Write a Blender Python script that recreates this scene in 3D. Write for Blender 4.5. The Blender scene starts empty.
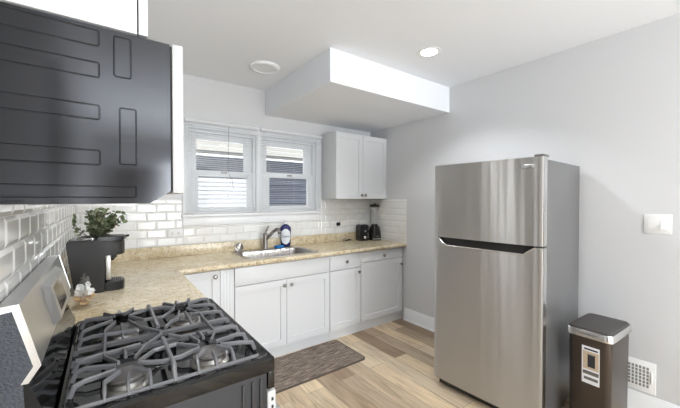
import bpy, bmesh, math, random
from mathutils import Vector, Matrix
random.seed(7)
S = bpy.context.scene
C = S.collection
PI = math.pi
W, H, YB = 3.061, 2.593, -8.6

# ---------------------------------------------------------------- camera
cam = bpy.data.cameras.new('camera'); camo = bpy.data.objects.new('camera', cam); C.objects.link(camo)
cam.sensor_width = 36; cam.lens = 322.396/680*36; cam.clip_start = 0.02
camo.location = (0.169, -3.266, 1.436)
camo.rotation_euler = (math.radians(90-0.83), 0, math.radians(-36.159))
S.camera = camo
S.view_settings.view_transform = 'Standard'; S.view_settings.look = 'None'
S.view_settings.gamma = 1; S.view_settings.use_curve_mapping = False
S.view_settings.exposure = 0.36

# ---------------------------------------------------------------- world and lights
wd = bpy.data.worlds.new('sky'); S.world = wd; wd.use_nodes = True
bg = wd.node_tree.nodes['Background']; bg.inputs[0].default_value = (0.90, 0.945, 1.0, 1); bg.inputs[1].default_value = 1.9
def light(name, kind, loc, power, rot=(0,0,0), color=(1,1,1), **kw):
    d = bpy.data.lights.new(name, kind); d.energy = power; d.color = color
    for k, v in kw.items(): setattr(d, k, v)
    o = bpy.data.objects.new(name, d); C.objects.link(o); o.location = loc; o.rotation_euler = rot
    return o
light('sun', 'SUN', (0,-3,6), 1.1, (math.radians(32), 0, math.radians(-25)), (1,.96,.9), angle=0.02)
# added area fill at the rear opening, unseen behind the camera
light('added_rear_fill', 'AREA', (1.9, YB+0.12, 1.15), 92, (math.radians(90), 0, 0), (.91,.96,1), shape='RECTANGLE', size=1.6, size_y=2.0)
light('added_room_fill', 'POINT', (1.0, -6.0, 1.3), 34, color=(.92,.965,1), shadow_soft_size=.18)  # added point fill without a fixture, behind the camera
# added upward area fill, unseen, bounced off the ceiling
light('ceiling_bounce', 'AREA', (1.1, -6.2, 1.0), 96, (PI, 0, 0), (.92,.965,1), shape='RECTANGLE', size=1.6, size_y=2.2)
CANS = [(2.24,-1.62), (0.42,-1.52), (2.24,-3.75), (0.7,-3.85), (2.24,-6.2), (0.7,-6.2)]  # the cans behind the camera are unseen, added as fill

# ---------------------------------------------------------------- materials
def mat(name, color=(.8,.8,.8), rough=.5, metal=0, **kw):
    m = bpy.data.materials.new(name); m.use_nodes = True
    b = m.node_tree.nodes['Principled BSDF']
    b.inputs['Base Color'].default_value = (*color, 1); b.inputs['Roughness'].default_value = rough
    b.inputs['Metallic'].default_value = metal
    for k, v in kw.items():
        b.inputs[k].default_value = v
    return m
def nodes(m): return m.node_tree.nodes, m.node_tree.links, m.node_tree.nodes['Principled BSDF']
def tex(m, scale=(1,1,1), kind='ShaderNodeTexNoise', rot=(0,0,0), **inp):
    n, l, b = nodes(m)
    tc = n.new('ShaderNodeTexCoord'); mp = n.new('ShaderNodeMapping'); t = n.new(kind)
    mp.inputs['Scale'].default_value = scale; mp.inputs['Rotation'].default_value = rot
    l.new(tc.outputs['Object'], mp.inputs[0]); l.new(mp.outputs[0], t.inputs['Vector'])
    for k, v in inp.items(): t.inputs[k].default_value = v
    return t
def ramp(m, src, stops):
    n, l, b = nodes(m); r = n.new('ShaderNodeValToRGB'); l.new(src, r.inputs[0])
    while len(r.color_ramp.elements) < len(stops): r.color_ramp.elements.new(.5)
    for e, (p, c) in zip(r.color_ramp.elements, stops):
        e.position = p; e.color = (*c, 1)
    return r
def bump(m, src, strength=.1, dist=.01):
    n, l, b = nodes(m); bp = n.new('ShaderNodeBump'); bp.inputs['Strength'].default_value = strength
    bp.inputs['Distance'].default_value = dist; l.new(src, bp.inputs['Height']); l.new(bp.outputs[0], b.inputs['Normal'])
    return bp
def mix(m, fac, a, b_, mode='MIX'):
    n, l, b = nodes(m); x = n.new('ShaderNodeMix'); x.data_type = 'RGBA'; x.blend_type = mode
    for i, v in ((0, fac), (6, a), (7, b_)):
        if isinstance(v, (int, float)): x.inputs[i].default_value = v
        elif isinstance(v, tuple): x.inputs[i].default_value = (*v, 1)
        else: l.new(v, x.inputs[i])
    return x.outputs[2]

M = {}
def wallmat(name, col, r=.6):
    m = mat(name, col, r); t = tex(m, (60,60,60), Scale=4.0, Detail=4.0); bump(m, t.outputs[0], .06, .002); return m
M['wall'] = wallmat('grey_wall_paint', (.675,.68,.69))
M['ceil'] = wallmat('white_ceiling_paint', (.90,.92,.955), .8)
M['trim'] = mat('white_trim_paint', (.90,.91,.92), .35)
M['cab'] = mat('white_cabinet_lacquer', (.735,.745,.755), .32)
t = tex(M['cab'], (3,3,40), Scale=6.0, Detail=3.0); bump(M['cab'], t.outputs[0], .02, .001)
# floor planks
m = M['floor'] = mat('vinyl_plank_floor', rough=.42)
n, l, b = nodes(m)
br = tex(m, (1,1,1), 'ShaderNodeTexBrick', rot=(0,0,PI/2))
for k, v in dict(Scale=1.0).items(): br.inputs[k].default_value = v
br.inputs['Color1'].default_value = (0,0,0,1); br.inputs['Color2'].default_value = (1,1,1,1); br.inputs['Mortar'].default_value = (.5,.5,.5,1)
br.inputs['Mortar Size'].default_value = .0012; br.inputs['Brick Width'].default_value = 1.22; br.inputs['Row Height'].default_value = .152
br.offset = .37; br.offset_frequency = 2; br.inputs['Bias'].default_value = 0
pr = ramp(m, br.outputs['Color'], [(0,(.30,.21,.14)), (.3,(.60,.46,.31)), (.5,(.80,.655,.45)), (.75,(.43,.33,.235)), (1,(.90,.77,.56))])
g1 = tex(m, (9,1.1,1), Scale=2.2, Detail=8.0, Roughness=.62, Distortion=.8)
gr = ramp(m, g1.outputs[0], [(.28,(.55,.51,.47)), (.47,(.95,.93,.91)), (.68,(1.2,1.2,1.2))])
c1 = mix(m, .85, pr.outputs[0], gr.outputs[0], 'MULTIPLY')
g2 = tex(m, (60,2.5,1), Scale=1.5, Detail=5.0)
gr2 = ramp(m, g2.outputs[0], [(.3,(.78,.76,.74)), (.65,(1.08,1.08,1.08))])
c2 = mix(m, .8, c1, gr2.outputs[0], 'MULTIPLY')
c3 = mix(m, br.outputs['Fac'], c2, (.10,.075,.055))
l.new(c3, b.inputs['Base Color']); bump(m, g2.outputs[0], .08, .002)
# granite
m = M['granite'] = mat('tan_granite_laminate', rough=.22)
n, l, b = nodes(m)
a1 = tex(m, (1,1.6,1), Scale=20.0, Detail=9.0, Roughness=.72, Distortion=.5)
ra = ramp(m, a1.outputs[0], [(.30,(.45,.34,.20)), (.42,(.70,.58,.38)), (.52,(.82,.72,.52)), (.62,(.88,.81,.64)), (.78,(.93,.90,.82))])
a2 = tex(m, (1,1,1), 'ShaderNodeTexNoise', Scale=75.0, Detail=3.0)
rb = ramp(m, a2.outputs[0], [(.30,(.30,.22,.15)), (.42,(1,1,1)), (.66,(1,1,1)), (.78,(1.25,1.25,1.3))])
cc = mix(m, .85, ra.outputs[0], rb.outputs[0], 'MULTIPLY')
a3 = tex(m, (1,1,1), 'ShaderNodeTexNoise', Scale=3.0, Detail=3.0)
rc = ramp(m, a3.outputs[0], [(.35,(.74,.69,.61)), (.62,(.94,.93,.93))])
cc = mix(m, .7, cc, rc.outputs[0], 'MULTIPLY')
l.new(cc, b.inputs['Base Color'])
# metals
def steel(name, col, rough, scale, aniso=0.0):
    m = mat(name, col, rough, 1.0)
    m.node_tree.nodes['Principled BSDF'].inputs['Anisotropic'].default_value = aniso
    t = tex(m, scale, Scale=1.0, Detail=3.0)
    n, l, b = nodes(m); mr = n.new('ShaderNodeMapRange'); l.new(t.outputs[0], mr.inputs[0])
    mr.inputs['To Min'].default_value = rough*.8; mr.inputs['To Max'].default_value = rough*1.2; l.new(mr.outputs[0], b.inputs['Roughness'])
    bump(m, t.outputs[0], .012, .0006)
    return m
M['steel'] = steel('brushed_stainless_steel', (.60,.59,.575), .38, (1,14,.25), 1.0); M['steel'].node_tree.nodes['Principled BSDF'].inputs['Anisotropic Rotation'].default_value = .25
n, l, b = nodes(M['steel']); t2 = tex(M['steel'], (.6,9,.22), Scale=1.0, Detail=1.5)
b1 = b.inputs['Normal'].links[0].from_node; b2 = n.new('ShaderNodeBump'); b2.inputs['Strength'].default_value = .6; b2.inputs['Distance'].default_value = .012; l.new(t2.outputs[0], b2.inputs['Height']); l.new(b2.outputs[0], b1.inputs['Normal'])
tg = n.new('ShaderNodeTangent'); tg.direction_type = 'RADIAL'; tg.axis = 'Z'; l.new(tg.outputs[0], b.inputs['Tangent'])
M['steel_side'] = mat('grey_steel_cabinet_side', (.25,.25,.252), .33, .7)
M['bright'] = mat('polished_steel_edge', (.80,.80,.80), .22, 1)
M['backguard'] = steel('stainless_control_panel', (.56,.56,.56), .3, (4,300,4))
M['nickel'] = mat('brushed_nickel', (.33,.31,.29), .28, 1)
M['sink'] = steel('stainless_sink', (.45,.43,.41), .28, (200,8,8))
M['black'] = mat('black_plastic', (.012,.012,.013), .35)
M['blackgloss'] = mat('black_gloss_enamel', (.006,.006,.006), .05)
M['darkgrey'] = mat('dark_grey_plastic', (.016,.0145,.0138), .48)
M['vent'] = mat('grey_register_shadow', (.22,.22,.22), .8)
M['edge'] = mat('pale_grey_door_edge', (.60,.60,.60), .4)
M['pocket'] = mat('dark_handle_pocket', (.06,.058,.055), .35, .6)
M['iron'] = mat('grey_cast_iron_enamel', (.19,.19,.20), .24)
t = tex(M['iron'], (1,1,1), Scale=260.0, Detail=2.0); bump(M['iron'], t.outputs[0], .15, .001)
M['cap'] = mat('grey_burner_cap', (.15,.14,.135), .3)
M['alu'] = mat('cast_aluminium', (.55,.53,.5), .4, 1)
m = M['textured'] = mat('textured_black_enamel', (.06,.068,.082), .14)
t = tex(m, (1,1,1), Scale=170.0, Detail=4.0); bump(m, t.outputs[0], 1.0, .007)
m = M['mwsteel'] = mat('black_stainless_microwave', (.06,.061,.065), .11, 1.0, **{'Anisotropic': .6})
t = tex(m, (60,60,1200), Scale=1.0, Detail=2.0); bump(m, t.outputs[0], .02, .0004)
M['tile'] = mat('white_bevelled_tile', (.78,.785,.775), .10)
t = tex(M['tile'], (1,1,1), Scale=4.0, Detail=2.0); r_ = ramp(M['tile'], t.outputs[0], [(.35,(.83,.815,.78)), (.6,(.87,.87,.86))])
M['tile'].node_tree.links.new(r_.outputs[0], M['tile'].node_tree.nodes['Principled BSDF'].inputs['Base Color'])
M['grout'] = mat('light_grout', (.80,.80,.78), .8)
m = M['mat'] = mat('brown_woven_mat', rough=.85)
w1 = tex(m, (4,40,1), Scale=2.2, Detail=5.0, Roughness=.7)
r_ = ramp(m, w1.outputs[0], [(.36,(.085,.062,.048)), (.5,(.22,.17,.135)), (.62,(.46,.38,.31))])
w2 = tex(m, (260,60,1), Scale=1.0, Detail=1.0)
r2 = ramp(m, w2.outputs[0], [(.35,(.6,.6,.6)), (.65,(1.2,1.2,1.2))])
m.node_tree.links.new(mix(m, .7, r_.outputs[0], r2.outputs[0], 'MULTIPLY'), m.node_tree.nodes['Principled BSDF'].inputs['Base Color'])
bump(m, w2.outputs[0], .4, .003)
M['matedge'] = mat('brown_mat_binding', (.10,.078,.062), .8)
M['white'] = mat('white_plastic', (.86,.86,.85), .35)
M['blind'] = mat('white_blind_slat', (.95,.955,.96), .4)
n, l, b = nodes(M['blind']); tl = n.new('ShaderNodeBsdfTranslucent'); tl.inputs[0].default_value = (.95,.96,.97,1)
mx = n.new('ShaderNodeMixShader'); mx.inputs[0].default_value = .4; l.new(b.outputs[0], mx.inputs[1]); l.new(tl.outputs[0], mx.inputs[2]); l.new(mx.outputs[0], n['Material Output'].inputs[0])
m = M['glass'] = bpy.data.materials.new('window_glass'); m.use_nodes = True
n = m.node_tree.nodes; l = m.node_tree.links; n.clear()
o_ = n.new('ShaderNodeOutputMaterial'); mx = n.new('ShaderNodeMixShader'); tr = n.new('ShaderNodeBsdfTransparent'); gl = n.new('ShaderNodeBsdfGlossy')
gl.inputs['Roughness'].default_value = .02; mx.inputs[0].default_value = .06
l.new(tr.outputs[0], mx.inputs[1]); l.new(gl.outputs[0], mx.inputs[2]); l.new(mx.outputs[0], o_.inputs[0])
m = M['film'] = bpy.data.materials.new('clear_plastic_film'); m.use_nodes = True
n = m.node_tree.nodes; l = m.node_tree.links; n.clear()
o_ = n.new('ShaderNodeOutputMaterial'); mx = n.new('ShaderNodeMixShader'); tr = n.new('ShaderNodeBsdfTransparent'); gl = n.new('ShaderNodeBsdfGlossy')
gl.inputs['Roughness'].default_value = .12; mx.inputs[0].default_value = .22; tr.inputs[0].default_value = (.93,.94,.95,1)
l.new(tr.outputs[0], mx.inputs[1]); l.new(gl.outputs[0], mx.inputs[2]); l.new(mx.outputs[0], o_.inputs[0])
M['jar'] = mat('clear_blender_jar', (.95,.97,.97), .03, 0, **{'Transmission Weight': .92, 'IOR': 1.2})
M['soap'] = mat('navy_liquid_bottle', (.012,.014,.10), .12)
M['label'] = mat('white_label', (.85,.87,.9), .4)
M['sponge'] = mat('blue_sponge', (.02,.20,.55), .8)
M['siding'] = mat('blue_grey_siding', (.12,.135,.19), .6)
M['siding_white'] = mat('white_siding', (.66,.67,.68), .6)
M['cream'] = mat('cream_eave', (.58,.56,.50), .6)
M['ground'] = mat('outside_ground', (.25,.24,.2), .9)
M['cord'] = mat('cord', (.75,.75,.72), .6)
M['leaf'] = mat('eucalyptus_leaf', (.085,.125,.055), .5)
t = tex(M['leaf'], (1,1,1), Scale=22.0); r_ = ramp(M['leaf'], t.outputs[0], [(.35,(.07,.10,.045)), (.52,(.17,.21,.11)), (.68,(.36,.38,.23))])
M['leaf'].node_tree.links.new(r_.outputs[0], M['leaf'].node_tree.nodes['Principled BSDF'].inputs['Base Color'])
M['stem'] = mat('brown_stem', (.12,.07,.04), .7)
M['soil'] = mat('dark_soil', (.03,.022,.016), .95)
M['binbody'] = mat('dark_brown_steel_bin', (.085,.070,.060), .35, .75)
M['binlid'] = mat('dark_bin_lid', (.075,.068,.064), .45, .2)
M['slot'] = mat('dark_slot', (.02,.02,.02), .8)
M['beige'] = mat('beige_snack', (.62,.42,.24), .8)
M['paper'] = mat('white_paper', (.85,.84,.82), .7)
M['poster_tan'] = mat('label_tan', (.58,.47,.33), .6)
M['display'] = mat('brown_dark_display', (.09,.07,.055), .08)
M['darkpanel'] = mat('dark_reflected_panel', (.075,.05,.035), .4)  # for the unseen panels added to darken reflections
M['sidepanel'] = mat('dark_textured_side', (.012,.013,.017), .34)
t = tex(M['sidepanel'], (1,1,1), Scale=420.0, Detail=2.0); bump(M['sidepanel'], t.outputs[0], .6, .002)
M['ink'] = mat('dark_ink', (.03,.03,.035), .5)
m = M['lamp'] = bpy.data.materials.new('lamp_lens'); m.use_nodes = True
b = m.node_tree.nodes['Principled BSDF']; b.inputs['Emission Color'].default_value = (1,.97,.92,1); b.inputs['Emission Strength'].default_value = 6

# ---------------------------------------------------------------- helpers
def nb(): return bmesh.new()
def setm(bm, f0, idx):
    if idx:
        bm.faces.ensure_lookup_table()
        for f in bm.faces[f0:]: f.material_index = idx
def box(bm, x0, x1, y0, y1, z0, z1, bev=0, seg=2, mi=0):
    r = bmesh.ops.create_cube(bm, size=1)
    vs = r['verts']
    bmesh.ops.scale(bm, vec=(abs(x1-x0), abs(y1-y0), abs(z1-z0)), verts=vs)
    bmesh.ops.translate(bm, vec=((x0+x1)/2, (y0+y1)/2, (z0+z1)/2), verts=vs)
    fs = {f for v in vs for f in v.link_faces}
    if bev:
        es = list({e for v in vs for e in v.link_edges})
        rr = bmesh.ops.bevel(bm, geom=es, offset=bev, segments=seg, profile=.5, affect='EDGES')
        fs = set(rr['faces']) | {f for f in fs if f.is_valid}
    for f in fs:
        if f.is_valid: f.material_index = mi
    return bm
def prism(bm, pts, axis, a, b, mi=0):
    """polygon (list of 2D) extruded along axis from a to b; 2D coords are the other two axes in x,y,z order"""
    def v(p, t):
        return {'x': (t, p[0], p[1]), 'y': (p[0], t, p[1]), 'z': (p[0], p[1], t)}[axis]
    A = [bm.verts.new(v(p, a)) for p in pts]; B = [bm.verts.new(v(p, b)) for p in pts]
    n = len(pts); fs = [bm.faces.new(A), bm.faces.new(B[::-1])]
    for i in range(n): fs.append(bm.faces.new((A[i], B[i], B[(i+1) % n], A[(i+1) % n])))
    for f in fs: f.material_index = mi
    bmesh.ops.recalc_face_normals(bm, faces=fs)
    return fs
def rrect(x0, x1, y0, y1, r, n=5):
    out = []
    for cx, cy, a0 in ((x1-r, y1-r, 0), (x0+r, y1-r, 90), (x0+r, y0+r, 180), (x1-r, y0+r, 270)):
        for i in range(n+1):
            a = math.radians(a0+90*i/n); out.append((cx+r*math.cos(a), cy+r*math.sin(a)))
    return out
def lathe(bm, prof, c=(0,0,0), axis='z', n=24, mi=0):
    rings = []
    for r, h in prof:
        ring = []
        for i in range(n):
            a = 2*PI*i/n; u, w = r*math.cos(a), r*math.sin(a)
            p = {'z': (u, w, h), 'y': (u, h, w), 'x': (h, u, w)}[axis]
            ring.append(bm.verts.new((c[0]+p[0], c[1]+p[1], c[2]+p[2])))
        rings.append(ring)
    fs = []
    for k in range(len(rings)-1):
        for i in range(n):
            fs.append(bm.faces.new((rings[k][i], rings[k][(i+1) % n], rings[k+1][(i+1) % n], rings[k+1][i])))
    fs.append(bm.faces.new(rings[0][::-1])); fs.append(bm.faces.new(rings[-1]))
    for f in fs: f.material_index = mi
    bmesh.ops.recalc_face_normals(bm, faces=fs)
def tube(bm, pts, r, n=8, mi=0, cap=True, square=None):
    """tube through points; square=(w,h) gives a bevelled rectangular bar"""
    pts = [Vector(p) for p in pts]; rings = []
    for i, p in enumerate(pts):
        if i == 0: d = pts[1]-p
        elif i == len(pts)-1: d = p-pts[i-1]
        else: d = (pts[i+1]-p).normalized()+(p-pts[i-1]).normalized()
        d.normalize()
        up = Vector((0,0,1))
        if abs(d.z) > .95: up = Vector((1,0,0)) if square is None else Vector((0,1,0))
        s = d.cross(up).normalized(); u = s.cross(d).normalized()
        rr = r[i] if isinstance(r, (list, tuple)) else r
        if square:
            w, h = square; k = .28
            co = [(w/2, h/2*(1-2*k)), (w/2*(1-2*k), h/2), (-w/2*(1-2*k), h/2), (-w/2, h/2*(1-2*k)), (-w/2, -h/2), (w/2, -h/2)]
            rings.append([bm.verts.new(p+s*a+u*b) for a, b in co])
        else:
            rings.append([bm.verts.new(p+s*rr*math.cos(2*PI*j/n)+u*rr*math.sin(2*PI*j/n)) for j in range(n)])
    fs = []; m_ = len(rings[0])
    for k in range(len(rings)-1):
        for j in range(m_): fs.append(bm.faces.new((rings[k][j], rings[k][(j+1) % m_], rings[k+1][(j+1) % m_], rings[k+1][j])))
    if cap: fs.append(bm.faces.new(rings[0][::-1])); fs.append(bm.faces.new(rings[-1]))
    for f in fs: f.material_index = mi
    bmesh.ops.recalc_face_normals(bm, faces=fs)
def root_of(o):
    while o.parent: o = o.parent
    return o
def local_matrix(o):
    return Matrix.Translation(o.location) @ o.rotation_euler.to_matrix().to_4x4()
def obj(name, bm, mats, parent=None, local=False, smooth=35):
    if parent is not None and not local:
        bmesh.ops.transform(bm, matrix=local_matrix(root_of(parent)).inverted(), verts=bm.verts)
    me = bpy.data.meshes.new(name); bm.to_mesh(me); bm.free()
    for m_ in (mats if isinstance(mats, (list, tuple)) else [mats]): me.materials.append(m_ if not isinstance(m_, str) else M[m_])
    if smooth:
        for p in me.polygons: p.use_smooth = True
        me.set_sharp_from_angle(angle=math.radians(smooth))
    o = bpy.data.objects.new(name, me); C.objects.link(o)
    if parent is not None: o.parent = parent
    return o
def thing(name, label, cat, loc, rotz=0, group=None):
    o = bpy.data.objects.new(name, None); C.objects.link(o); o.location = loc; o.rotation_euler = (0,0,rotz); o.empty_display_size = .05
    o['label'] = label; o['category'] = cat
    if group: o['group'] = group
    return o
def struct(name, bm, m_, parent=None, **k):
    o = obj(name, bm, m_, parent, **k)
    if parent is None: o['kind'] = 'structure'
    return o
def tag(o, label, cat, group=None):
    o['label'] = label; o['category'] = cat
    if group: o['group'] = group
    return o
def text(name, s, size, m_, parent, mw, ext=.0003):
    cu = bpy.data.curves.new(name, 'FONT'); cu.body = s; cu.size = size; cu.align_x = 'CENTER'; cu.align_y = 'CENTER'; cu.extrude = ext
    o = bpy.data.objects.new('tmp', cu); C.objects.link(o)
    dg = bpy.context.evaluated_depsgraph_get(); me = bpy.data.meshes.new_from_object(o.evaluated_get(dg))
    bpy.data.objects.remove(o); me.transform(mw); me.materials.clear(); me.materials.append(M[m_])
    r = bpy.data.objects.new(name, me); C.objects.link(r); r.parent = parent
    return r

# ---------------------------------------------------------------- room shell
T = .12
bm = nb(); box(bm, -T, W+T, YB-T, T, -.1, 0); struct('floor', bm, 'floor', smooth=0)
bm = nb(); box(bm, -T, W+T, YB-T, T, H, H+.1)
ceil = struct('ceiling', bm, 'ceil', smooth=0)
bm = nb(); box(bm, 1.567, W, -1.227, 0, 2.334, H); obj('soffit', bm, 'ceil', ceil, smooth=0)
WX0, WX1, WZ0, WZ1 = .80, 2.19, 1.275, 2.10
bm = nb()
box(bm, -T, WX0, 0, T, 0, H); box(bm, WX1, W+T, 0, T, 0, H); box(bm, WX0, WX1, 0, T, 0, WZ0); box(bm, WX0, WX1, 0, T, WZ1, H)
wb = struct('wall_back', bm, 'wall', smooth=0)
bm = nb(); box(bm, -T, -.027, YB, 0, 0, H); wl = struct('wall_left', bm, 'wall', smooth=0)
bm = nb(); box(bm, W, W+T, YB, 0, 0, H); wr = struct('wall_right', bm, 'wall', smooth=0)
bm = nb(); PX0, PX1, PZ1 = 1.4, 2.85, 2.15
box(bm, -T, PX0, YB-T, YB, 0, H); box(bm, PX1, W+T, YB-T, YB, 0, H); box(bm, PX0, PX1, YB-T, YB, PZ1, H)
struct('wall_front', bm, 'wall', smooth=0)
bm = nb()
for a, c_ in ((PX0, PX0+.06), (2.09, 2.15), (PX1-.06, PX1)): box(bm, a, c_, YB-.09, YB-.03, 0, PZ1)
box(bm, PX0+.06, PX1-.06, YB-.09, YB-.03, PZ1-.06, PZ1); box(bm, PX0+.06, PX1-.06, YB-.09, YB-.03, 0, .06)
dp = struct('door_1', bm, 'trim', smooth=0)
bm = nb(); box(bm, PX0+.06, 2.09, YB-.065, YB-.06, .06, PZ1-.06); box(bm, 2.15, PX1-.06, YB-.065, YB-.06, .06, PZ1-.06); obj('glass_pane', bm, 'glass', dp, smooth=0)

bm = nb(); box(bm, -.027, -.007, -4.6, -3.35, 0, 2.08, .003); d3 = struct('added_dark_panel_left', bm, 'darkpanel')  # unseen dark panel added to darken the microwave side's reflection
bm = nb(); lathe(bm, [(.012, -.007), (.012, .02), (.028, .03), (.028, .05), (.015, .06)], (0, -3.42, 1.0), axis='x', n=16); obj('panel_knob', bm, 'nickel', d3)
bm = nb(); box(bm, .25, 1.2, YB+.002, YB+.045, 0, 2.05, .003); d2 = struct('added_dark_panel_rear', bm, 'darkpanel')  # unseen dark panel on the rear wall, added for the microwave to reflect
bm = nb(); lathe(bm, [(.012, 0), (.012, .03), (.028, .04), (.028, .06), (.015, .07)], (1.12, YB+.045, 1.0), axis='y', n=16); obj('panel_knob', bm, 'nickel', d2)
# baseboard
def baseb(name, y0, y1, x):
    bm = nb()
    prism(bm, [(x, 0), (x, .142), (x-.006, .142), (x-.009, .128), (x-.015, .118), (x-.016, .0), ], 'y', y0, y1)
    prism(bm, [(x-.016, 0), (x-.016, .018), (x-.024, .012), (x-.028, 0)], 'y', y0, y1)
    struct(name, bm, 'trim')
baseb('baseboard_right', YB, -.625, W)
bm = nb(); box(bm, -.027, -.011, -3.34, -2.36, 0, .14, .003); box(bm, -.027, -.011, YB, -4.61, 0, .14, .003); struct('baseboard_left', bm, 'trim')

# tiles
def tiles(bm, plane, u0, u1, z0, z1, zbase=1.0145, holes=(), off=0.0, flip=1):
    tw, th, g, dep, bv = .152, .076, .0018, .0062, .0115
    k = 0; z = zbase
    while z > z0: z -= th; k -= 1
    while z < z1:
        s = off+(tw/2 if k % 2 else 0); u = u0-tw+((s) % tw)
        while u < u1:
            a0, a1, b0, b1 = max(u, u0)+g/2, min(u+tw, u1)-g/2, max(z, z0)+g/2, min(z+th, z1)-g/2
            segs = [(a0, a1)]
            for (h0, h1, k0, k1) in holes:
                if b1 > k0 and b0 < k1:
                    if b0 < k0 and k0-b0 > .02: b1 = min(b1, k0)
                    elif b1 > k1 and b1-k1 > .02: b0 = max(b0, k1)
                    else:
                        ns = []
                        for (p0, p1) in segs:
                            if p1 <= h0 or p0 >= h1: ns.append((p0, p1)); continue
                            if p0 < h0: ns.append((p0, h0))
                            if p1 > h1: ns.append((h1, p1))
                        segs = ns
            for (p0, p1) in segs:
                if p1-p0 < .006 or b1-b0 < .006: continue
                bb = min(bv, (p1-p0)*.4, (b1-b0)*.4)
                O = [(p0, b0), (p1, b0), (p1, b1), (p0, b1)]; I = [(p0+bb, b0+bb), (p1-bb, b0+bb), (p1-bb, b1-bb), (p0+bb, b1-bb)]
                def P(q, d):
                    d = d+.002
                    return {'back': (q[0], -d, q[1]), 'left': (d-.027, -q[0], q[1]), 'right': (W-d, -q[0], q[1])}[plane]
                vo = [bm.verts.new(P(q, 0.0)) for q in O]; vm = [bm.verts.new(P(q, dep*.35)) for q in O]; vi = [bm.verts.new(P(q, dep)) for q in I]
                fs = [bm.faces.new(vi)]
                for i in range(4):
                    j = (i+1) % 4
                    fs.append(bm.faces.new((vm[i], vm[j], vi[j], vi[i]))); fs.append(bm.faces.new((vo[i], vo[j], vm[j], vm[i])))
                bmesh.ops.recalc_face_normals(bm, faces=fs)
            u += tw
        z += th; k += 1
TZ = 1.436
CX0, CX1, CZ0, CZ1 = .752, 2.268, 1.19, 2.185
bm = nb()
tiles(bm, 'back', -.015, CX0, 1.0145, TZ, off=.10); tiles(bm, 'back', CX0, CX1, 1.0145, CZ0, off=.03); tiles(bm, 'back', CX1, W-.002, 1.0145, TZ, off=.06)
f0 = len(bm.faces)
box(bm, -.027, CX0, -.003, 0, .9, TZ, mi=1); box(bm, CX0, CX1, -.003, 0, .9, CZ0, mi=1); box(bm, CX1, W, -.003, 0, .9, TZ, mi=1)
obj('tile_backsplash', bm, ['tile', 'grout'], wb, smooth=0)
bm = nb(); tiles(bm, 'left', 0.01, 2.75, .9, TZ, off=.05); box(bm, -.027, -.024, -2.75, 0, .85, TZ, mi=1)
obj('tile_backsplash', bm, ['tile', 'grout'], wl, smooth=0)
bm = nb(); tiles(bm, 'right', 0.01, .645, .93, TZ, off=.04); box(bm, W-.003, W, -.645, 0, .9, TZ, mi=1)
obj('tile_backsplash', bm, ['tile', 'grout'], wr, smooth=0)

# window casing, sill, apron
bm = nb()
box(bm, CX0, WX0, -.02, 0, 1.30, CZ1, .002); box(bm, WX1, CX1, -.02, 0, 1.30, CZ1, .002)
box(bm, WX0, WX1, -.02, 0, WZ1, CZ1, .002); box(bm, 1.455, 1.515, -.02, T*.9, WZ0+.03, WZ1, .002)
struct('trim_1', bm, 'trim')
bm = nb(); box(bm, CX0-.012, CX1+.002, -.045, T*.5, 1.272, 1.298, .005); box(bm, CX0, CX1, -.018, -.0005, CZ0, 1.271, .003)
struct('trim_2', bm, 'trim')
# windows
WIN = [dict(n='window_1', x0=WX0, x1=1.455, u=(.883,1.348,1.72,2.016), lo=(.893,1.371,1.36,1.657)),
       dict(n='window_2', x0=1.515, x1=WX1, u=(1.598,2.066,1.73,2.024), lo=(1.617,2.093,1.366,1.672))]
for w in WIN:
    bm = nb(); x0, x1 = w['x0'], w['x1']
    def ring(bm, X0, X1, Z0, Z1, a, b_, y0, y1, c0, c1):
        box(bm, X0, a, y0, y1, Z0, Z1, .002); box(bm, b_, X1, y0, y1, Z0, Z1, .002)
        box(bm, a, b_, y0, y1, Z0, c0, .002); box(bm, a, b_, y0, y1, c1, Z1, .002)
    ring(bm, x0, x1, 1.298, WZ1, x0+.025, x1-.025, .004, .10, 1.315, WZ1-.025)
    r = struct(w['n'], bm, 'trim')
    a, b_, c, d = w['u']
    bm = nb(); ring(bm, x0+.026, x1-.026, 1.69, WZ1-.026, a, b_, .045, .075, c, d); us = obj('upper_sash', bm, 'trim', r)
    bm = nb(); box(bm, a-.003, b_+.003, .058, .061, c-.003, d+.003); obj('glass_pane', bm, 'glass', us, smooth=0)
    a, b_, c, d = w['lo']
    bm = nb(); ring(bm, x0+.026, x1-.026, 1.316, 1.715, a, b_, .012, .042, c, d); ls = obj('lower_sash', bm, 'trim', r)
    bm = nb(); box(bm, a-.003, b_+.003, .027, .03, c-.003, d+.003); obj('glass_pane', bm, 'glass', ls, smooth=0)
    bm = nb(); xm = (a+b_)/2; box(bm, xm-.03, xm+.03, .004, .011, 1.69, 1.71, .002); obj('sash_lock', bm, 'nickel', ls)
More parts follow.
